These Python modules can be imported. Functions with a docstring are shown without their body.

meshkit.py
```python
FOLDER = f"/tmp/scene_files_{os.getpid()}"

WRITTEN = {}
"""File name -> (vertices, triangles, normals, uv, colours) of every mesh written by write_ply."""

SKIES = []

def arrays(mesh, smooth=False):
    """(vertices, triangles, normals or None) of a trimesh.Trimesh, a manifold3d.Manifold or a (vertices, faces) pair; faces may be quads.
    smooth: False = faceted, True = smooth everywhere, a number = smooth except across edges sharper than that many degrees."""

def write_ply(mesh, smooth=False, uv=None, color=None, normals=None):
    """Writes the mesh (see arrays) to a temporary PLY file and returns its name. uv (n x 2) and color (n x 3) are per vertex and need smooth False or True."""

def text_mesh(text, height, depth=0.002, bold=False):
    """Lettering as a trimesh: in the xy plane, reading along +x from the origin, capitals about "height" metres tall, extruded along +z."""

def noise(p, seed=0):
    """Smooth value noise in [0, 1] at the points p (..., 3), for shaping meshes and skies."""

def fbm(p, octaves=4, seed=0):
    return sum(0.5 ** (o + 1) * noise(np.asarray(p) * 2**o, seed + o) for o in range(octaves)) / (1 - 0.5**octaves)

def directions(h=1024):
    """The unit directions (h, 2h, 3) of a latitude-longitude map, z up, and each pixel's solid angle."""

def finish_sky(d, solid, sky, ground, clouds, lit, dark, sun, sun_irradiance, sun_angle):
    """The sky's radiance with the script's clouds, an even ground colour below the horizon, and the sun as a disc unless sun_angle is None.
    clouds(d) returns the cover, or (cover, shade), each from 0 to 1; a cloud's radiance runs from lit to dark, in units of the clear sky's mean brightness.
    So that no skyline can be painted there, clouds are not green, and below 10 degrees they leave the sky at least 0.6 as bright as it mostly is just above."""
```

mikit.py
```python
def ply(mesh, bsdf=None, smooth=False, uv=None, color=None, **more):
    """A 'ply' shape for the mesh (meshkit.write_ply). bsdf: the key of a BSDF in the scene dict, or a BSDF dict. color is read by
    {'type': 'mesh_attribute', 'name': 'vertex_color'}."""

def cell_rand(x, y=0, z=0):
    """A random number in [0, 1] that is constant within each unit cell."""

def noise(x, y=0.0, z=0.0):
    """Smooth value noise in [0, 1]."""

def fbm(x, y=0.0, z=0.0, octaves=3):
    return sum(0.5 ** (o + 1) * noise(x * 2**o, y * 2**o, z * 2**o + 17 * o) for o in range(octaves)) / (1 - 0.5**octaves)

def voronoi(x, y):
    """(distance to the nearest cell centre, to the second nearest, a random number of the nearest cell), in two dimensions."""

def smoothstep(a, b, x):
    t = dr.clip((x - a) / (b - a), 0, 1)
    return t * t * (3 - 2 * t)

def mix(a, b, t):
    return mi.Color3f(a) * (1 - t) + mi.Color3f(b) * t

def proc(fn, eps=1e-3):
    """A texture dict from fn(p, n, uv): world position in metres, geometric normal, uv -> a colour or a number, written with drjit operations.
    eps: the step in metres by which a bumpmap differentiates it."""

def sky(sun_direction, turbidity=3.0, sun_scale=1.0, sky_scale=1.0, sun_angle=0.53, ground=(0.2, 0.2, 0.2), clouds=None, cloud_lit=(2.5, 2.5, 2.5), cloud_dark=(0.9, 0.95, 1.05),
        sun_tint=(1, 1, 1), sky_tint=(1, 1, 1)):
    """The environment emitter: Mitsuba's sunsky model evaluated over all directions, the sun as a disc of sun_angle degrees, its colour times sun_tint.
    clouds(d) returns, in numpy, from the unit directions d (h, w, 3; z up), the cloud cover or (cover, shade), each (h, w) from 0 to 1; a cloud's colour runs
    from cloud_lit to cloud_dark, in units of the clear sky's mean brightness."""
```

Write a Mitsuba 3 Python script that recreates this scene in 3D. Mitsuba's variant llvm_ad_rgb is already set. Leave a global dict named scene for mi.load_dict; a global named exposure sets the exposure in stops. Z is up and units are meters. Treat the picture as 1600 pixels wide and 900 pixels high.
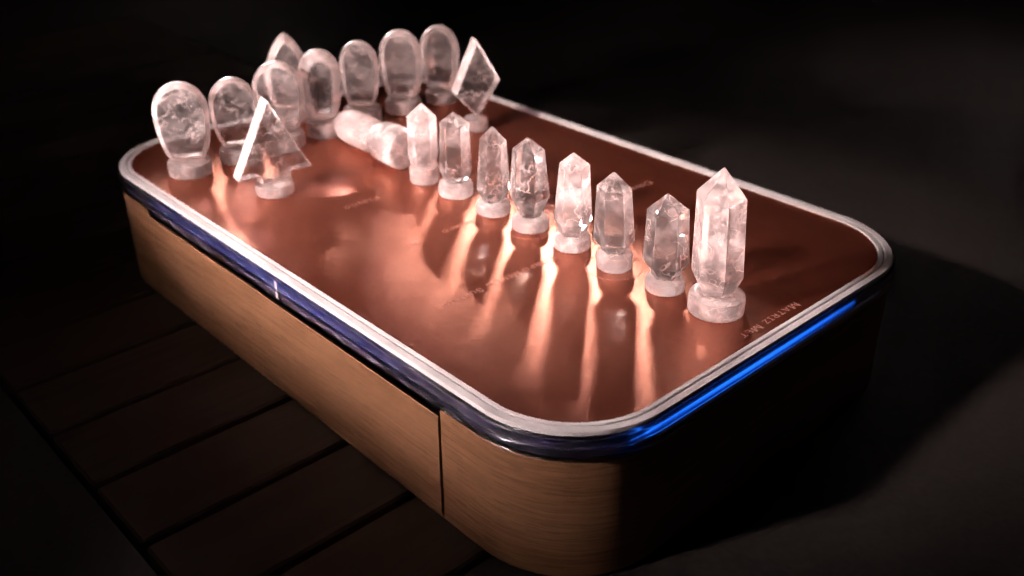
import math, random
import numpy as np, drjit as dr, mitsuba as mi, trimesh, manifold3d, shapely
import shapely.geometry as sg
import mikit, meshkit
from mikit import proc, noise, fbm, smoothstep, mix, cell_rand

T = mi.ScalarTransform4f
rng = np.random.default_rng(7)
scene, labels = {}, {}

# ---------------------------------------------------------------- camera, light, exposure
EYE = np.array([0.395475, -0.332681, 0.225817])
FWD = np.array([-0.643124, 0.594142, -0.483101])
UP = np.array([-0.353568, 0.329209, 0.875563])
exposure = 4.0
scene['camera'] = {'type': 'thinlens', 'fov': 54.389, 'fov_axis': 'x', 'near_clip': 0.02, 'far_clip': 60.0,
                   'aperture_radius': 0.0022, 'focus_distance': 0.43,
                   'to_world': T().look_at(origin=EYE.tolist(), target=(EYE + FWD).tolist(), up=UP.tolist())}


def lamp_pose(az, el, dist, aim):
    a, e = math.radians(az), math.radians(el)
    return np.array(aim) + dist * np.array([math.cos(a) * math.cos(e), math.sin(a) * math.cos(e), math.sin(e)])


# the two spot lamps: (azimuth, elevation, distance, aim, lens radius, barrel radius, barrel length, radiance colour)
LAMPS = [
    dict(az=-98, el=32, dist=1.25, aim=(0.05, -0.05, 0), lens=0.14, barrel=0.15, length=0.76, rgb=(36.0, 29.0, 27.8),
         label='black spot lamp on the left, out of frame, shining along the deck on the board'),
]
# strip lamps added around the board for streaks and crystal glow: lens half width and half height, hood depth
ADDED_STRIPS = [
    dict(az=150, el=20, dist=2.0, aim=(0.08, 0.0, 0.02), hw=0.08, hh=0.02, depth=1.1, rgb=(72.0, 57.5, 54.5),
         label='added black strip lamp high behind the board, out of frame, the left of two'),
    dict(az=134, el=20, dist=2.0, aim=(0.08, 0.0, 0.02), hw=0.08, hh=0.02, depth=1.1, rgb=(118.0, 94.5, 89.5),
         label='added black strip lamp high behind the board, out of frame, the right of two'),
    dict(az=157, el=20, dist=2.0, aim=(-0.14, 0.0, 0.03), hw=0.10, hh=0.02, depth=0.6, rgb=(26.0, 21.0, 20.2),
         label='added black strip lamp high behind the far left corner of the board, out of frame'),
    dict(az=96, el=7, dist=2.0, aim=(0.06, 0.0, 0.05), hw=0.10, hh=0.02, depth=0.9, rgb=(1250.0, 1000.0, 955.0),
         label='added black strip lamp low behind the far long side of the board, out of frame'),
    dict(az=160, el=8, dist=2.0, aim=(-0.14, 0.0, 0.045), hw=0.10, hh=0.02, depth=0.9, rgb=(560.0, 452.0, 430.0),
         label='added low black strip lamp behind the ovals, out of frame'),
    dict(az=-102, el=6, dist=0.48, aim=(-0.01, 0.0, 0.045), hw=0.06, hh=0.010, depth=0.14, rgb=(33.0, 26.6, 25.5),
         label='added low black strip lamp close to the left of the box, out of frame'),
]
LED_BLUE = (0.002, 0.030, 0.19)


# ---------------------------------------------------------------- helpers
def add(key, mesh, bsdf, smooth=False, **more):
    scene[key] = mikit.ply(mesh, bsdf, smooth, **more)
    return key


def say(key, label, cat=None, group=None, kind=None):
    labels[key] = {k: v for k, v in dict(label=label, category=cat, group=group, kind=kind).items() if v}


def numbered(name):
    if name not in USED:
        USED[name] = 0
        return name
    USED[name] += 1
    return '%s_%03d' % (name, USED[name])


USED = {}


def mat(name, d):
    scene[name] = d
    return name


def ref(name):
    return {'type': 'ref', 'id': name}


def cat_(ms):
    return trimesh.util.concatenate(ms)


def moved(m, x=0, y=0, z=0, rz=0.0):
    m = m.copy()
    if rz:
        m.apply_transform(trimesh.transformations.rotation_matrix(rz, [0, 0, 1]))
    m.apply_translation([x, y, z])
    return m


def rr(a, b, r, n=24):
    """rounded rectangle outline, half sizes a, b"""
    q = []
    for cx, cy, t0 in ((a - r, b - r, 0), (-a + r, b - r, 90), (-a + r, -b + r, 180), (a - r, -b + r, 270)):
        t = np.radians(np.linspace(t0, t0 + 90, n + 1))
        q.append(np.c_[cx + r * np.cos(t), cy + r * np.sin(t)])
    return np.vstack(q)


def loft(rings, close=False, caps=(True, True)):
    """rings: list of (n,3) arrays of the same n, counter-clockwise seen from the end; bottom ring first."""
    n, m = len(rings[0]), len(rings)
    v = np.vstack(rings)
    f = []
    i = np.arange(n)
    j = (i + 1) % n
    for k in range(m if close else m - 1):
        a, b = k * n, ((k + 1) % m) * n
        f.append(np.c_[a + i, a + j, b + j])
        f.append(np.c_[a + i, b + j, b + i])
    extra = []
    if not close:
        if caps[0]:
            extra.append(rings[0].mean(0))
            f.append(np.c_[j, i, np.full(n, len(v) + len(extra) - 1)])
        if caps[1]:
            extra.append(rings[-1].mean(0))
            a = (m - 1) * n
            f.append(np.c_[a + i, a + j, np.full(n, len(v) + len(extra) - 1)])
    if extra:
        v = np.vstack([v, extra])
    return trimesh.Trimesh(v, np.vstack(f), process=False)


def ringz(q, z):
    return np.c_[q, np.full(len(q), z)]


def rr_solid(a, b, r, prof):
    """prof: list of (inset, z) from bottom to top"""
    return loft([ringz(rr(a - i, b - i, max(r - i, 0.002)), z) for i, z in prof])


def rr_ring(a, b, r, prof):
    """closed band: prof is a closed loop of (inset, z), counter-clockwise seen with the outside on the right"""
    return loft([ringz(rr(a - i, b - i, max(r - i, 0.002)), z) for i, z in prof], close=True)


def lathe(prof, n=48):
    """prof: (r, z) from bottom to top; r=0 ends allowed as caps"""
    t = np.arange(n) / n * 2 * np.pi
    c = np.c_[np.cos(t), np.sin(t)]
    return loft([ringz(c * r, z) for r, z in prof])


def boxm(x0, x1, y0, y1, z0, z1, ch=0.0):
    if ch <= 0:
        m = trimesh.creation.box((x1 - x0, y1 - y0, z1 - z0))
        m.apply_translation([(x0 + x1) / 2, (y0 + y1) / 2, (z0 + z1) / 2])
        return m
    a = [(x0 + ch, y0), (x1 - ch, y0), (x1, y0 + ch), (x1, y1 - ch), (x1 - ch, y1), (x0 + ch, y1), (x0, y1 - ch), (x0, y0 + ch)]
    b = [(x0 + ch, y0 + ch), (x1 - ch, y0 + ch), (x1 - ch, y0 + ch), (x1 - ch, y1 - ch), (x1 - ch, y1 - ch), (x0 + ch, y1 - ch), (x0 + ch, y1 - ch), (x0 + ch, y0 + ch)]
    a, b = np.array(a), np.array(b)
    return loft([ringz(a, z0), ringz(a, z1 - ch), ringz(b, z1)])


# ---------------------------------------------------------------- materials
def wood_color(p, n, uv):
    s = p.x + 0.45 * p.y + 0.01 * noise(p.x * 9, p.y * 9, p.z * 25)
    z = p.z + 0.0022 * fbm(p.x * 14, p.y * 14, p.z * 30, 3)
    g = fbm(s * 42, z * 950, 3.0, 4)
    pores = smoothstep(0.60, 0.76, noise(s * 120, z * 2300, 8.0))
    band = fbm(s * 5, z * 95, 11.0, 3)
    c = mix((0.225, 0.103, 0.050), (0.325, 0.163, 0.086), smoothstep(0.15, 0.85, 0.6 * g + 0.4 * band))
    return mi.Color3f(c) * (1.0 - 0.22 * pores)


def wood_rough(p, n, uv):
    return 0.46 + 0.14 * noise(p.x * 60, p.y * 60, p.z * 900)


def wood_bump(p, n, uv):
    return 0.00003 * fbm((p.x + 0.45 * p.y) * 60, p.z * 1400, 2.0, 2)


mat('oak', {'type': 'twosided', 'b': {'type': 'bumpmap', 't': proc(wood_bump, 2e-4), 'scale': 1.0, 'b': {
    'type': 'principled', 'base_color': proc(wood_color), 'roughness': proc(wood_rough), 'specular': 0.4}}})
mat('gap_shade', {'type': 'twosided', 'b': {'type': 'diffuse', 'reflectance': {'type': 'rgb', 'value': (0.006, 0.006, 0.006)}}})  # black that paints the shade inside the finger gap


def copper_color(p, n, uv):
    g = fbm(p.x * 30, p.y * 900, 0.0, 3)
    m = fbm(p.x * 22 + 3, p.y * 22, 5.0, 4)
    s = noise(p.x * 1500, p.y * 1500)
    scr = smoothstep(0.80, 0.90, noise(p.x * 60 + 22 * p.y, p.y * 2100, 4.0)) * smoothstep(0.55, 0.75, noise(p.x * 40, p.y * 40, 9.0))
    return mix((0.62, 0.222, 0.142), (0.84, 0.335, 0.232), dr.clip(0.35 * g + 0.33 * m + 0.32 * s, 0, 1)) * (1 + 0.18 * scr)


def copper_shine(p, n, uv):
    return copper_color(p, n, uv) * mi.Color3f(1.0, 1.2, 1.28)


def copper_dull(p, n, uv):
    return copper_color(p, n, uv) * mi.Color3f(0.17, 0.115, 0.10)


def copper_rough(p, n, uv):
    return 0.130 + 0.03 * fbm(p.x * 45, p.y * 45, 1.0, 3) + 0.015 * noise(p.x * 25, p.y * 1100)


def copper_bump(p, n, uv):
    return 0.000012 * noise(p.x * 2200, p.y * 2200)


mat('copper', {'type': 'twosided', 'b': {'type': 'blendbsdf', 'weight': 0.5,
    'a': {'type': 'roughconductor', 'material': 'none', 'distribution': 'beckmann', 'alpha': proc(copper_rough), 'specular_reflectance': proc(copper_shine)},
    'b': {'type': 'diffuse', 'reflectance': proc(copper_dull)}}})
mat('print', {'type': 'twosided', 'b': {'type': 'principled', 'base_color': {'type': 'rgb', 'value': (0.34, 0.165, 0.130)}, 'roughness': 0.7}})


def white_color(p, n, uv):
    return mix((0.62, 0.585, 0.59), (0.65, 0.615, 0.62), fbm(p.x * 200, p.y * 200, p.z * 400, 3))


mat('white_rim', {'type': 'twosided', 'b': {'type': 'principled', 'base_color': proc(white_color), 'roughness': 0.2, 'specular': 0.5}})
mat('groove_grey', {'type': 'twosided', 'b': {'type': 'principled', 'base_color': {'type': 'rgb', 'value': (0.18, 0.15, 0.14)}, 'roughness': 0.4}})
mat('acrylic', {'type': 'dielectric', 'int_ior': 1.49})
mat('frosted_acrylic', {'type': 'roughdielectric', 'int_ior': 1.49, 'alpha': 0.07, 'distribution': 'ggx'})
mat('indigo_core', {'type': 'twosided', 'b': {'type': 'principled', 'base_color': {'type': 'rgb', 'value': (0.030, 0.024, 0.075)}, 'roughness': 0.35}})
mat('led_tint_core', {'type': 'twosided', 'b': {'type': 'principled', 'base_color': {'type': 'rgb', 'value': (0.42, 0.39, 0.58)}, 'roughness': 0.5}})  # lavender paints the blue LED light scattered in the edge
mat('black_metal', {'type': 'twosided', 'b': {'type': 'principled', 'base_color': {'type': 'rgb', 'value': (0.015, 0.015, 0.016)}, 'roughness': 0.6}})


def deck_color(p, n, uv):
    board = dr.floor(p.x / 0.0515)
    r = cell_rand(board, 3.0, dr.floor((p.y + 0.2345) / 0.95))
    g = fbm(p.x * 320, p.y * 14 + 9 * r, 2.0, 4)
    b = fbm(p.x * 20, p.y * 20, 4.0, 3)
    return mix((0.028, 0.0190, 0.0136), (0.070, 0.0470, 0.0340), 0.45 * g + 0.3 * b + 0.25 * r)


mat('deck_wood', {'type': 'twosided', 'b': {'type': 'principled', 'base_color': proc(deck_color), 'roughness': 0.85, 'specular': 0.08}})


def floor_color(p, n, uv):
    return mix((0.022, 0.0180, 0.0163), (0.043, 0.0353, 0.0322), 0.6 * fbm(p.x * 14, p.y * 14, 3.0, 4) + 0.4 * noise(p.x * 500, p.y * 500, 1.0))


mat('floor_dark', {'type': 'twosided', 'b': {'type': 'principled', 'base_color': proc(floor_color), 'roughness': 0.75, 'specular': 0.2}})

# rock crystal: clear quartz with white healed cracks and veils, more or less of them from crystal to crystal
def veil_fn(cloudy, cracks, off, even):
    def fn(p, n, uv):
        x, y, z = p.x + off, p.y - off, p.z + 0.3 * off
        wx = 0.012 * (fbm(x * 120, y * 120, z * 120, 3) - 0.5)
        wy = 0.012 * (fbm(x * 110 + 40, y * 110, z * 110, 3) - 0.5)
        r1 = 1 - dr.abs(fbm((x + wx) * 115, (y + wy) * 115, (z + wx) * 85, 3) * 2 - 1) * 19
        r2 = 1 - dr.abs(fbm((x + wy) * 210 + 9, (y + wx) * 210, (z - wy) * 160, 3) * 2 - 1) * 15
        m1 = smoothstep(0.42, 0.72, noise(x * 78 + 3, y * 78, z * 78))
        m2 = smoothstep(0.45, 0.75, noise(x * 95 + 13, y * 95, z * 95))
        c = smoothstep(0.40, 0.80, fbm((x + wx) * 150, (y + wy) * 150, z * 120, 4))
        spots = smoothstep(0.80, 0.90, noise(x * 900, y * 900, z * 900)) * m2
        w = cracks * (0.50 * dr.maximum(r1, 0) * m1 + 0.34 * dr.maximum(r2, 0) * m2 + 0.25 * spots) + cloudy * c
        return dr.clip(w + even, 0.0, 0.85)
    return fn


def quartz(name, cloudy, cracks, off, even, rough=None):
    a = {'type': 'roughdielectric', 'int_ior': 1.545, 'alpha': rough, 'distribution': 'ggx'} if rough else {'type': 'dielectric', 'int_ior': 1.545}
    mat(name, {'type': 'blendbsdf', 'weight': proc(veil_fn(cloudy, cracks, off, even)), 'a': a, 'b': {
        'type': 'principledthin', 'base_color': {'type': 'rgb', 'value': (0.93, 0.805, 0.785)}, 'roughness': 0.35, 'diff_trans': 0.8, 'spec_trans': 0.0, 'eta': 1.5}})  # pink in the veil colour stands in for light bounced off the copper


quartz('clear_quartz', 0.14, 1.0, 0.0, 0.05)
quartz('veiled_quartz', 0.16, 1.2, 0.37, 0.03)
quartz('milky_shaft', 0.42, 0.9, 0.81, 0.16)
quartz('lying_quartz', 0.30, 0.8, 0.23, 0.30)
quartz('frosted_quartz', 0.75, 0.4, 0.11, 0.42, 0.09)
quartz('milky_quartz', 0.42, 0.6, 0.53, 0.28, 0.12)

# ---------------------------------------------------------------- the deck
H = -0.0717
DECK_T = 0.02
add('floor', boxm(-4.0, 3.0, -3.0, 4.5, H - 0.10, H - 0.021), 'floor_dark')
say('floor', 'black floor under the box with a field of dark boards, fading into the dark', kind='structure')


def plank(x0, x1, y0, y1):
    j = rng.uniform(-0.0006, 0.0)
    return boxm(x0 + 0.0016 + 0.0006 * rng.random(), x1 - 0.0016 - 0.0006 * rng.random(), y0, y1, H - DECK_T, H + j, 0.0012)


PW = 0.0515
for i in range(-16, 3):
    x0 = 0.006 + PW * i
    add('floor__' + numbered('plank'), plank(x0, x0 + PW, -0.2325, 0.16), 'deck_wood')
slab_ = trimesh.creation.box((6.9, 7.3, 0.019))
slab_.apply_translation([-0.5, 0.75, H - 0.0008 - 0.0095])
hole = trimesh.creation.box((0.99, 0.400, 0.1))
hole.apply_translation([0.1625 - 0.495, 0.164 - 0.200, H])
add('floor__slab', manifold3d.Manifold(manifold3d.Mesh(np.asarray(slab_.vertices, np.float32), np.asarray(slab_.faces, np.uint32))) -
    manifold3d.Manifold(manifold3d.Mesh(np.asarray(hole.vertices, np.float32), np.asarray(hole.faces, np.uint32))), 'floor_dark')

# ---------------------------------------------------------------- the box
A, B, R = 0.2, 0.12254, 0.04237          # copper sheet: half sizes and corner radius
W = 0.00874                              # rim around it
AO, BO, RO = A + W, B + W, R + W
ZW = -0.0122                             # top of the wood
BOX = 'wooden_box'
say(BOX, 'oak veneered box with rounded corners, copper top and clear acrylic edge, standing on the deck', 'box')

DX0, DX1 = -0.134, 0.1318
outer = rr_solid(AO, BO, RO, [(0.0018, H + 0.0001), (0.0010, H + 0.0012), (0.0010, ZW - 0.0009), (0.0012, ZW - 0.0004), (0.0017, ZW)])


def mani(m):
    return manifold3d.Manifold(manifold3d.Mesh(np.asarray(m.vertices, np.float32), np.asarray(m.faces, np.uint32)))


cut = boxm(DX0 - 0.0002, DX1 + 0.0013, -BO - 0.01, -BO + 0.055, H + 0.0022, ZW + 0.01)
body = mani(outer) - mani(cut)
add(BOX + '__body', body, 'oak', 25)
shade_boxes = [boxm(DX0 + 0.0005, DX1 + 0.0008, -BO + 0.0130, -BO + 0.054, H + 0.0030, ZW - 0.0003),
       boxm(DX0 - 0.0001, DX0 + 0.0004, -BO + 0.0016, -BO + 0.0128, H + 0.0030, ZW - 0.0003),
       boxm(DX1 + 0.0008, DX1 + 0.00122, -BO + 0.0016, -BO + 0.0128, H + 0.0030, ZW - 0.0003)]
add(BOX + '__recess_shade', cat_(shade_boxes), 'gap_shade')  # boxes coloured black for the shade on the wood inside
labels[BOX + '__recess_shade'] = {'label': 'black boxes painting the shade in the finger gap above the drawer front'}
prof = [(-BO + 0.0010, H + 0.0026), (-BO + 0.0125, H + 0.0026), (-BO + 0.0125, ZW - 0.0160), (-BO + 0.0016, ZW - 0.0049), (-BO + 0.0010, ZW - 0.0052)]
front = loft([np.array([(x_, y_, z_) for y_, z_ in prof]) for x_ in (DX0 + 0.0002, DX1 - 0.0004)])
front.fix_normals()
add(BOX + '__drawer_front', front, 'oak')
# rim strip on top: white, in two steps with a groove
G = 0.0002
rim_in = rr_ring(AO, BO, RO, [(W - 0.0001, -0.0012), (W - 0.0024, -0.0012), (W - 0.0024, 0.0004), (W - 0.0021, 0.0007), (W - 0.0004, 0.0007), (W - 0.0001, 0.0004)][::-1])
rim_out = rr_ring(AO, BO, RO, [(W - 0.0032, -0.0012), (0.0021, -0.0012), (0.0016, -0.0007), (0.0017, 0.0002), (0.0022, 0.0009), (W - 0.0036, 0.0010), (W - 0.0032, 0.0006)][::-1])
groove = rr_ring(AO, BO, RO, [(W - 0.0025, -0.0012), (W - 0.0031, -0.0012), (W - 0.0031, -0.0001), (W - 0.0025, -0.0001)][::-1])
for nm, m, bs in (('inner_rim', rim_in, 'white_rim'), ('outer_rim', rim_out, 'white_rim'), ('rim_groove', groove, 'groove_grey')):
    m.fix_normals()
    add(BOX + '__' + nm, m, bs, 30)
add(BOX + '__copper_sheet', rr_solid(A - 0.0001, B - 0.0001, R, [(0, -0.0010), (0, 0.0)]), 'copper', 25)
# two clear acrylic sheets with cores behind their edges, the lower tinted for LED scatter
core_up = rr_solid(AO, BO, RO, [(0.0048, -0.0066), (0.0048, -0.0014)])
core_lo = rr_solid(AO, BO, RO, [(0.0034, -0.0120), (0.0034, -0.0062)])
add(BOX + '__upper_core', core_up, 'indigo_core', 25)
add(BOX + '__lower_core', core_lo, 'led_tint_core', 25)


def slab_edge(z0, z1, inner):
    e = 0.0008
    m = rr_ring(AO, BO, RO, [(inner, z0), (e, z0), (e * 0.3, z0 + e * 0.3), (0, z0 + e), (0, z1 - e), (e * 0.3, z1 - e * 0.3), (e, z1), (inner, z1)])
    m.fix_normals()
    return m


add(BOX + '__upper_acrylic_edge', slab_edge(-0.0066, -0.0013, 0.0036), 'frosted_acrylic', 50)
add(BOX + '__lower_acrylic_edge', slab_edge(-0.0117, -0.0069, 0.0030), 'acrylic', 50)
labels[BOX + '__upper_acrylic_edge'] = {'label': 'clear acrylic edge glowing blue'}


# blue light strips between core and edge, tapering to a point at both ends
def taper(z0, z1, c, half, side):
    n_ = 24
    s_ = np.linspace(-1, 1, n_)
    h_ = (z1 - z0) / 2 * (1 - np.abs(s_)) + 0.00002
    zc = (z0 + z1) / 2
    rings = []
    for u, hh in zip(c + half * s_, h_):
        if side == 'left':
            y0, y1 = -BO + 0.0044, -BO + 0.0047
            rings.append(np.array([(u, y0, zc - hh), (u, y0, zc + hh), (u, y1, zc + hh), (u, y1, zc - hh)]))
        else:
            x0, x1 = AO - 0.0047, AO - 0.0044
            rings.append(np.array([(x1, u, zc - hh), (x1, u, zc + hh), (x0, u, zc + hh), (x0, u, zc - hh)]))
    m = loft(rings)
    m.fix_normals()
    return m


for k, m in enumerate((taper(-0.0036, -0.0021, -0.012, 0.115, 'left'), taper(-0.0063, -0.0045, -0.018, 0.078, 'right'))):
    key = add(BOX + '__' + numbered('light_strip'), m, 'black_metal')
    scene[key]['emitter'] = {'type': 'area', 'radiance': {'type': 'rgb', 'value': LED_BLUE}}
    labels[key] = {'label': 'blue light strip in the %s edge' % ('long left' if k == 0 else 'short front')}
# two small clear ticks in the left edge
for z0, z1 in ((-0.0058, -0.0018), (-0.0112, -0.0072)):
    add(BOX + '__' + numbered('edge_clip'), boxm(0.0095, 0.0115, -BO - 0.00025, -BO + 0.0012, z0, z1), 'white_rim')

# ---------------------------------------------------------------- print on the copper
def text(s, y0, y1, x, small=True, zz=0.00022):
    """small capitals read along -y, their tops towards +x; from y0 down to y1, base line at x"""
    ms, at = [], 0.0
    for w_, ch in enumerate(s.split(' ')):
        for k, c in enumerate(ch):
            h = 1.0 if k == 0 or not small else 0.78
            m = meshkit.text_mesh(c, h, 0.02)
            lo, hi = m.bounds[0][0], m.bounds[1][0]
            m.apply_translation([at - lo, 0, 0])
            ms.append(m)
            at += (hi - lo) + 0.22
        at += 0.45
    m = cat_(ms)
    wd = m.bounds[1][0]
    sc = (y0 - y1) / wd
    v = m.vertices * np.array([sc, min(sc, 0.0040), 0])
    z = m.vertices[:, 2] / 0.02 * 0.00008 + zz - 0.00008
    return trimesh.Trimesh(np.c_[x + v[:, 1], y0 - v[:, 0], z], m.faces, process=False)


lines = [('CORPO', -0.0195, -0.0405, 0.0245), ('AL', -0.0566, -0.0648, 0.0245), ('CORPO', -0.0180, -0.0395, 0.0845),
         ('MENTAL', -0.0420, -0.0625, 0.0845), ('SUPERIOR', -0.0660, -0.0927, 0.0845), ('FISICO', -0.0385, -0.0608, -0.0355),
         ('CORPO', 0.0905, 0.0690, 0.0545), ('MATRIZ MET', 0.0300, -0.0120, 0.1925)]
for l in lines:
    key = add(BOX + '__' + numbered('lettering'), text(*l), 'print')
    labels[key] = {'label': 'small pale capitals printed upside down on the copper', 'kind': 'stuff'}
SPOTS = [(0.0528, -0.0029), (0.1128, -0.0037)]
for (x, y) in SPOTS:
    t_ = np.linspace(0, 2 * np.pi, 65)[:-1]
    c_ = np.c_[np.cos(t_), np.sin(t_)]
    r_ = loft([ringz(c_ * 0.01435 + (x, y), 0.00005), ringz(c_ * 0.01435 + (x, y), 0.00018), ringz(c_ * 0.01416 + (x, y), 0.00018), ringz(c_ * 0.01416 + (x, y), 0.00005)], close=True)
    add(BOX + '__' + numbered('printed_ring'), r_, 'print')
key = add(BOX + '__' + numbered('lettering'), text('2', -0.0040, -0.0058, 0.1256), 'print')
labels[key] = {'label': 'tiny figure printed on a ring'}

# ---------------------------------------------------------------- crystals
def oct_ring(r, z, rot, n=8, jit=None, lean=(0, 0)):
    t = rot + (np.arange(n) + 0.5) / n * 2 * np.pi
    k = 1.0 if jit is None else jit
    c = np.c_[np.cos(t), np.sin(t)] * (r * (1.04 if n == 6 else 1.05)) * np.reshape(k, (-1, 1))
    return np.c_[c[:, 0] + lean[0], c[:, 1] + lean[1], np.full(n, z)]


def base_mesh(r, h):
    e = min(0.0030, h * 0.45)
    return lathe([(r * 0.5, 0.0003), (r - 0.0005, 0.0003), (r - 0.0001, 0.0007), (r, 0.0013), (r, h - e), (r - 0.0004, h - e * 0.45),
                  (r - e * 0.75, h - e * 0.08), (r - e * 1.1, h), (r * 0.4, h)], 56)


def obelisk(x, y, rb, hb, neck, wide, shoulder, tip, face, lean, label, stone='veiled_quartz'):
    """neck, wide, shoulder: (z, r)"""
    t = numbered('crystal_point')
    say(t, label, 'crystal', 'pointed crystals standing in a row')
    rg = np.random.default_rng(abs(hash_(t)))
    n = 6
    fa = math.radians(face)
    lx, ly = lean
    rings = []
    jit = 1 + rg.uniform(-0.03, 0.03, n)
    z0 = hb + 0.0002
    zs = [(z0, neck[1] * 0.96), (neck[0] * 0.5 + z0 * 0.5, neck[1]), wide, shoulder]
    zs = [(z0, neck[1])] + [wide, shoulder] if neck[0] <= z0 + 0.0006 else [(z0, neck[1] * 0.97), (neck[0], neck[1]), wide, shoulder]
    for k, (z, r) in enumerate(zs):
        q = oct_ring(r, z, fa, n, jit, (lx * z / tip, ly * z / tip))
        if z == shoulder[0]:
            q[:, 2] += rg.uniform(-0.0011, 0.0011, n)
        if z == wide[0]:
            q[:, 2] += rg.uniform(-0.0006, 0.0006, n)
        rings.append(q)
    tp = oct_ring(0.0004, tip, fa, n, None, (lx, ly))
    tp[:, :2] += rg.uniform(-0.0004, 0.0004, 2)
    rings.append(tp)
    m = loft(rings)
    add(t + '__shaft', moved(m, x, y), stone, False)
    add(t + '__base', moved(base_mesh(rb, hb), x, y), 'milky_quartz', 40)
    return t


def hash_(s):
    h = 0
    for c in s:
        h = (h * 131 + ord(c)) % 1000003
    return h


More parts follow.
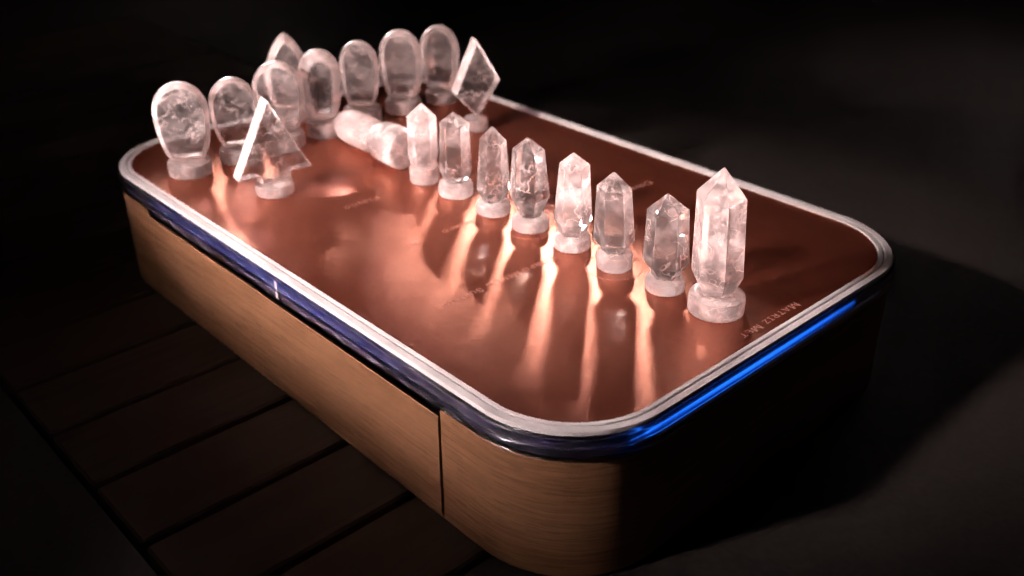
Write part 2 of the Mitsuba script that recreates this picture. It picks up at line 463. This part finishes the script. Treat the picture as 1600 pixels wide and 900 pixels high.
POINTS = [
    # x, y, rb, hb, neck, wide, shoulder, tip, face azimuth, lean, label
    (-0.0347, -0.0044, 0.0084, 0.0110, (0.0118, 0.0069), (0.0171, 0.0082), (0.0398, 0.0078), 0.0467, -37, (0, 0), 'small milky crystal point nearest the lying crystal', 'milky_shaft'),
    (-0.0074, -0.0033, 0.0096, 0.0086, (0.0098, 0.0070), (0.0135, 0.0089), (0.0416, 0.0080), 0.0480, -47, (0, 0), 'crystal point second from the back of the row, dark core low in its shaft'),
    (0.0250, -0.0039, 0.0092, 0.0072, (0.0083, 0.0062), (0.0139, 0.0088), (0.0415, 0.0069), 0.0486, -36, (0, 0), 'slim clear crystal point on a rounded clear base, third from the back', 'clear_quartz'),
    (0.0528, -0.0029, 0.0098, 0.0076, (0.0096, 0.0062), (0.0184, 0.0100), (0.0441, 0.0079), 0.0501, -58, (-0.001, -0.001), 'crystal point with cracks glinting near its tip'),
    (0.0834, -0.0030, 0.0094, 0.0078, (0.0104, 0.0070), (0.0152, 0.0091), (0.0451, 0.0071), 0.0504, -49, (0, 0), 'milky tapering crystal point in the middle of the row, cloudy all through', 'milky_shaft'),
    (0.1128, -0.0037, 0.0088, 0.0092, (0.0110, 0.0062), (0.0147, 0.0095), (0.0418, 0.0077), 0.0495, -48, (-0.0016, -0.0015), 'crystal point with a dark clear face and white sides, third from the front', 'clear_quartz'),
    (0.1438, -0.0029, 0.0094, 0.0070, (0.0090, 0.0065), (0.0144, 0.0102), (0.0401, 0.0090), 0.0481, -53, (-0.0012, -0.0012), 'clearest crystal point with bright facets, beside the tallest one', 'clear_quartz'),
    (0.1723, -0.0017, 0.0127, 0.0098, (0.0112, 0.0078), (0.0188, 0.0112), (0.0555, 0.0104), 0.0685, -68, (-0.0022, -0.0021), 'tallest crystal point on a thick white base at the front end of the row', 'milky_shaft'),
]
for a in POINTS:
    obelisk(*a)


def egg(wr, hb, hw, ht, n=96, pw=0.30, point=0.0):
    """outline of a paddle in (u, z): bottom at hb with half width pw*wr, widest at hw, top at ht"""
    s = np.linspace(0, 1, n)
    out = []
    m = n // 2
    # right side from bottom to top
    a = np.linspace(0, 1, m)
    zz = hb + (ht - hb) * (0.5 - 0.5 * np.cos(a * np.pi))
    u = np.empty(m)
    for i, z in enumerate(zz):
        if z >= hw:
            k = min(1.0, (z - hw) / (ht - hw))
            u[i] = wr * (math.sqrt(max(0.0, 1 - k * k)) * (1 - point) + (1 - k) ** 0.85 * (1 + 0.35 * k) * point)
        else:
            k = (hw - z) / (hw - hb)
            u[i] = wr * (pw + (1 - pw) * math.sqrt(max(0.0, 1 - k ** 1.9)))
    right = np.c_[u, zz]
    left = np.c_[-u[::-1], zz[::-1]]
    return np.vstack([right, left[1:-1] if u[-1] < 1e-6 and False else left])


def resample(q, n):
    d = np.r_[0, np.cumsum(np.linalg.norm(np.diff(np.vstack([q, q[:1]]), axis=0), axis=1))]
    qq = np.vstack([q, q[:1]])
    t = np.linspace(0, d[-1], n, endpoint=False)
    return np.c_[np.interp(t, d, qq[:, 0]), np.interp(t, d, qq[:, 1])]


def slab(outline, thick, rim, dome=0.0, n=96, sharp=False):
    """a plate with a rounded rim from an outline in (u, z); thickness along v. Returns a mesh in (u, v, z)."""
    pg = sg.Polygon(outline)
    cen = np.array(pg.representative_point().coords[0])
    base = resample(np.array(pg.exterior.coords)[:-1], n)
    if not sg.Polygon(base).exterior.is_ccw:
        base = base[::-1]

    def inset(d):
        if d < 1e-6:
            return base
        g = pg.buffer(-d, quad_segs=16)
        if g.geom_type != 'Polygon':
            g = max(g.geoms, key=lambda k: k.area)
        ring = g.exterior
        # march every outline point towards the inset ring's nearest point
        return np.array([ring.interpolate(ring.project(sg.Point(p))).coords[0] for p in base])

    half = thick / 2
    prof = []
    m, am = (1, 0) if sharp else (7, math.radians(60))
    for k in range(m + 1):
        if sharp:
            prof.append((rim * k, half - rim * (1 - k)))
        else:
            a = am * k / m
            prof.append((rim * (1 - math.cos(a)) / (1 - math.cos(am)), half * math.sin(a) / math.sin(am)))
    inner = inset(rim)
    dn = [1.0] + ([0.75, 0.45, 0.2] if dome > 0 else [])
    sides = []
    for sgn in (-1, 1):
        side = [np.c_[inset(i), np.full(n, sgn * v)] for i, v in prof]
        side += [np.c_[cen + (inner - cen) * k, np.full(n, sgn * (half + dome * (1 - k * k)))] for k in dn[1:]]
        sides.append(side)
    m_ = loft(sides[0][::-1] + (sides[1] if sharp else sides[1][1:]))
    v = m_.vertices.copy()
    v[-2, 2], v[-1, 2] = -half - dome, half + dome
    # (u, z, v) -> (u, v, z): swapping two axes flips the winding
    w_ = np.c_[v[:, 0], -v[:, 2], v[:, 1]]
    flat = (np.abs(v[m_.faces][:, :, 2]) >= half - 1e-7).all(1)
    out = []
    for pick in (flat, ~flat):
        q = trimesh.Trimesh(w_, m_.faces[pick], process=False)
        q.remove_unreferenced_vertices()
        out.append(q)
    return out


def plate_thing(name, x, y, rb, hb, mesh, turn, label, cat, group=None, smooth=40, kids='plate', stone='veiled_quartz'):
    """turn: azimuth that the plate's face looks at"""
    t = numbered(name)
    say(t, label, cat, group)
    for nm, m, bs in ((kids, mesh[0], stone), (kids + '__edge', mesh[1], 'frosted_quartz')):
        add(t + '__' + nm, moved(m, x, y, 0, math.radians(turn + 90)), bs, smooth)
    add(t + '__base', moved(base_mesh(rb, hb), x, y), 'milky_quartz', 40)
    return t


PADDLES = [
    # x, y, rb, hb, wide r, wide z, top, thickness, rim, dome, turn, label
    (-0.1391, -0.0983, 0.0127, 0.0092, 0.0157, 0.0372, 0.0554, 0.0110, 0.0027, 0.0, -28, 'oval crystal at the far left corner with white cracks across it'),
    (-0.1386, -0.0656, 0.0118, 0.0092, 0.0140, 0.0345, 0.0513, 0.0105, 0.0021, 0.0, -22, 'oval crystal second from the left corner, cloudy below, behind the arrowhead'),
    (-0.1407, -0.0330, 0.0130, 0.0104, 0.0155, 0.0375, 0.0542, 0.0115, 0.0026, 0.0, -36, 'oval crystal directly behind the tip of the arrowhead, hazy inside'),
    (-0.1405, -0.0033, 0.0109, 0.0108, 0.0133, 0.0400, 0.0559, 0.0165, 0.0060, 0.0010, -30, 'fat oval crystal without a flat face, in the middle of the back row'),
    (-0.1445, 0.0300, 0.0126, 0.0112, 0.0130, 0.0375, 0.0544, 0.0105, 0.0021, 0.0, -48, 'clear dark oval crystal behind the lying crystal'),
    (-0.1434, 0.0633, 0.0125, 0.0096, 0.0150, 0.0372, 0.0558, 0.0120, 0.0028, 0.0, -54, 'oval crystal with a thick bright rim, second from the right end'),
    (-0.1420, 0.0956, 0.0110, 0.0090, 0.0140, 0.0355, 0.0536, 0.0110, 0.0026, 0.0, -58, 'oval crystal at the right end of its row, half behind the kite'),
]
for (x, y, rb, hb, wr, wz, top, th, rim, dome, turn, lab) in PADDLES:
    ol = egg(wr, hb + 0.0003, wz, top, 120, 0.50)
    plate_thing('oval_crystal', x, y, rb, hb, slab(ol, th, rim, dome), turn, lab, 'crystal', 'oval crystals in the back row', kids='paddle', stone='clear_quartz' if 'dark' in lab or 'bright rim' in lab else 'veiled_quartz')

drop = egg(0.0150, 0.0100, 0.0330, 0.0588, 120, 0.5, 0.75)
plate_thing('drop_crystal', -0.1790, -0.0035, 0.0118, 0.0095, slab(drop, 0.013, 0.004), -30,
            'drop shaped crystal with a pointed top behind the row of ovals', 'crystal', kids='paddle')

kite = np.array([(0.0, 0.0095), (0.0150, 0.0335), (0.0, 0.0600), (-0.0150, 0.0260)])
plate_thing('kite_crystal', -0.0807, 0.0754, 0.0079, 0.0092, slab(kite, 0.0120, 0.0007, 0, 160, True), -24,
            'four sided kite shaped crystal on a small round base at the right', 'crystal', smooth=False)
arrow = np.array([(0.0085, 0.0080), (0.0090, 0.0128), (0.0218, 0.0128), (0.0, 0.0555), (-0.0218, 0.0128), (-0.0090, 0.0128), (-0.0085, 0.0080)])
plate_thing('arrowhead_crystal', -0.0793, -0.0769, 0.0108, 0.0077, slab(arrow, 0.0095, 0.0006, 0, 160, True), -10,
            'arrowhead shaped crystal with two barbs on a round base at the left', 'crystal', smooth=False)

# the lying crystal, its base towards the front
L = 0.0735
lie = numbered('lying_crystal')
say(lie, 'round tipped crystal lying on its side on the copper, beside the row of points', 'crystal')
sh = lathe([(0.0004, 0.0000), (0.0036, 0.0007), (0.0066, 0.0026), (0.0088, 0.0056), (0.0102, 0.0100), (0.0108, 0.0160), (0.0109, 0.0260), (0.0106, 0.0350), (0.0096, 0.0405), (0.0080, 0.0432), (0.0076, 0.0440)], 56)
bs = lathe([(0.003, 0.0443), (0.0082, 0.0443), (0.0104, 0.0462), (0.0118, 0.0500), (0.0122, 0.0560), (0.0124, 0.0660), (0.0121, 0.0700), (0.0110, 0.0727), (0.0090, 0.0735), (0.004, 0.0735)], 56)
a = np.array([-0.1262, 0.0008, 0.0112])
b = np.array([-0.0522, -0.0030, 0.0131])
d = (b - a) / np.linalg.norm(b - a)
s1 = np.cross([0, 0, 1.0], d)
s1 /= np.linalg.norm(s1)
M = np.eye(4)
M[:3, 0], M[:3, 1], M[:3, 2], M[:3, 3] = s1, np.cross(d, s1), d, a
for nm, m, bsdf in (('shaft', sh, 'lying_quartz'), ('base', bs, 'milky_quartz')):
    m = m.copy()
    m.apply_transform(M)
    if nm == 'shaft':
        add(lie + '__shaft', m, bsdf, 40)
    else:
        add(lie + '__base', m, bsdf, 40)

# ---------------------------------------------------------------- the lamps
for q in LAMPS:
    pos = lamp_pose(q['az'], q['el'], q['dist'], q['aim'])
    z = np.array(q['aim']) - pos
    z /= np.linalg.norm(z)
    xx = np.cross([0, 0, 1.0], z)
    xx /= np.linalg.norm(xx)
    M = np.eye(4)
    M[:3, 0], M[:3, 1], M[:3, 2], M[:3, 3] = xx, np.cross(z, xx), z, pos
    t = numbered('spot_lamp')
    say(t, q['label'], 'lamp')
    r, l = q['barrel'], q['length']
    can = lathe([(0.02, -0.030), (r * 0.8, -0.028), (r, -0.012), (r, l), (r - 0.004, l), (r - 0.004, -0.006), (0.02, -0.006)], 40)
    can.vertices[:, 1] *= 0.40
    can.apply_transform(M)
    add(t + '__housing', can, 'black_metal', 30)
    le = lathe([(0.001, 0.0), (q['lens'], 0.0), (q['lens'], 0.004), (0.001, 0.006)], 40)
    le.vertices[:, 1] *= 0.40
    le.apply_transform(M)
    add(t + '__lens', le, 'black_metal', 30)
    scene[t + '__lens']['emitter'] = {'type': 'area', 'radiance': {'type': 'rgb', 'value': q['rgb']}}

for q in ADDED_STRIPS:
    pos = lamp_pose(q['az'], q['el'], q['dist'], q['aim'])
    z = np.array(q['aim']) - pos
    z /= np.linalg.norm(z)
    xx = np.cross([0, 0, 1.0], z)
    xx /= np.linalg.norm(xx)
    M = np.eye(4)
    M[:3, 0], M[:3, 1], M[:3, 2], M[:3, 3] = xx, np.cross(z, xx), z, pos
    t = numbered('strip_lamp')
    say(t, q['label'], 'lamp')
    hw, hh, dp = q['hw'], q['hh'], q['depth']
    a, b = hw + 0.006, hh + 0.006
    hood = cat_([boxm(-a, a, b, b + 0.003, -0.02, dp), boxm(-a, a, -b - 0.003, -b, -0.02, dp), boxm(-a - 0.003, -a, -b, b, -0.02, dp), boxm(a, a + 0.003, -b, b, -0.02, dp), boxm(-a, a, -b, b, -0.02, -0.015)])
    hood.apply_transform(M)
    add(t + '__housing', hood, 'black_metal')
    le = boxm(-hw, hw, -hh, hh, -0.010, 0.0)
    le.apply_transform(M)
    add(t + '__lens', le, 'black_metal')
    scene[t + '__lens']['emitter'] = {'type': 'area', 'radiance': {'type': 'rgb', 'value': q['rgb']}}

# black flags with a slot, added out of frame to shape light: they let the strip lamps reach only the rows of crystals
def through(p, axis, at):
    k = (at - src[axis]) / (p[axis] - src[axis])
    return src + k * (np.array(p) - src)


ROW = [(x, 0.0) for x in (-0.075, 0.27)]
for q, axis, at, pts, m0, m1, up, low, lab in (
        (ADDED_STRIPS[0], 1, 0.45, [(x, y, z) for x, y in ROW for z in (-0.002, 0.034)], 0.25, 0.05, 0.20, 0.085, 'left one behind the row of points'),
        (ADDED_STRIPS[1], 1, 0.42, [(x, y, z) for x, y in ROW for z in (-0.002, 0.034)], 0.25, 0.12, 0.045, 0.085, 'right one behind the row of points'),
        (ADDED_STRIPS[3], 1, 0.50, [(x, y, z) for x, y in ROW for z in (0.021, 0.068)], 0.10, 0.60, 0.20, 0.035, 'lowest one behind the far long side'),
        (ADDED_STRIPS[4], 0, -0.66, [(-0.14, y, z) for y in (-0.125, 0.125) for z in (0.020, 0.062)], 0.40, 0.12, 0.045, 0.085, 'low one behind the ovals'),
        (ADDED_STRIPS[5], 1, -0.30, [(-0.19, -0.12, 0.021), (-0.19, -0.12, 0.064), (-0.19, 0.12, 0.064), (0.21, 0.0, 0.021), (0.21, 0.0, 0.070)], 0.10, 0.04, 0.05, 0.11, 'low plain one to the left of the box'),
        (ADDED_STRIPS[2], 0, -0.62, [(-0.14, y, z) for y in (-0.115, 0.118) for z in (0.004, 0.058)], 0.35, 0.08, 0.20, 0.055, 'high one behind the ovals')):
    src = lamp_pose(q['az'], q['el'], q['dist'], q['aim'])
    hit = np.array([through(p_, axis, at) for p_ in pts])
    u = hit[:, 1 - axis]
    u0, u1, z0, z1 = u.min(), u.max(), hit[:, 2].min(), hit[:, 2].max()
    fl = numbered('slotted_flag')
    say(fl, ('added black flag board shaping the lamp light, out of frame, the ' if q is ADDED_STRIPS[5] else 'added black slotted flag board shaping the lamp light, out of frame, the ') + lab, 'flag')
    bits = []
    for (ua, ub, za, zb) in ((u0 - m0, u1 + m1, z1, z1 + up), (u0 - m0, u1 + m1, z0 - low, z0), (u0 - m0, u0, z0, z1), (u1, u1 + m1, z0, z1)):
        bits.append(boxm(ua, ub, at - 0.002, at + 0.002, za, zb) if axis else boxm(at - 0.002, at + 0.002, ua, ub, za, zb))
    add(fl + '__board', bits[1] if q is ADDED_STRIPS[5] else cat_(bits), 'black_metal')
# an added, unseen flag with a long slot between the front lamp and the board keeps the lamp off the floor
q = LAMPS[0]
src = lamp_pose(q['az'], q['el'], q['dist'], q['aim'])
FY = -0.52
e0, e1 = through((0.0, -BO, -0.025), 1, FY)[2], through((0.0, 0.0, 0.082), 1, FY)[2]
fl = numbered('long_flag')
say(fl, 'added black flag boards with a long level slot to shape the light, left of the box and out of frame', 'flag')
add(fl + '__lower_board', boxm(-1.2, 1.2, FY - 0.003, FY + 0.003, H + 0.001, e0), 'black_metal')
add(fl + '__upper_board', boxm(-1.2, 1.2, FY - 0.003, FY + 0.003, e1, e1 + 0.5), 'black_metal')
f0, f1 = through((-0.27, 0.0, 0.0), 1, FY)[0], through((0.195, 0.0, 0.0), 1, FY)[0]
add(fl + '__side_board', boxm(-1.2, f0, FY - 0.003, FY + 0.003, e0, e1), 'black_metal')
add(fl + '__side_board_001', boxm(f1, 1.2, FY - 0.003, FY + 0.003, e0, e1), 'black_metal')
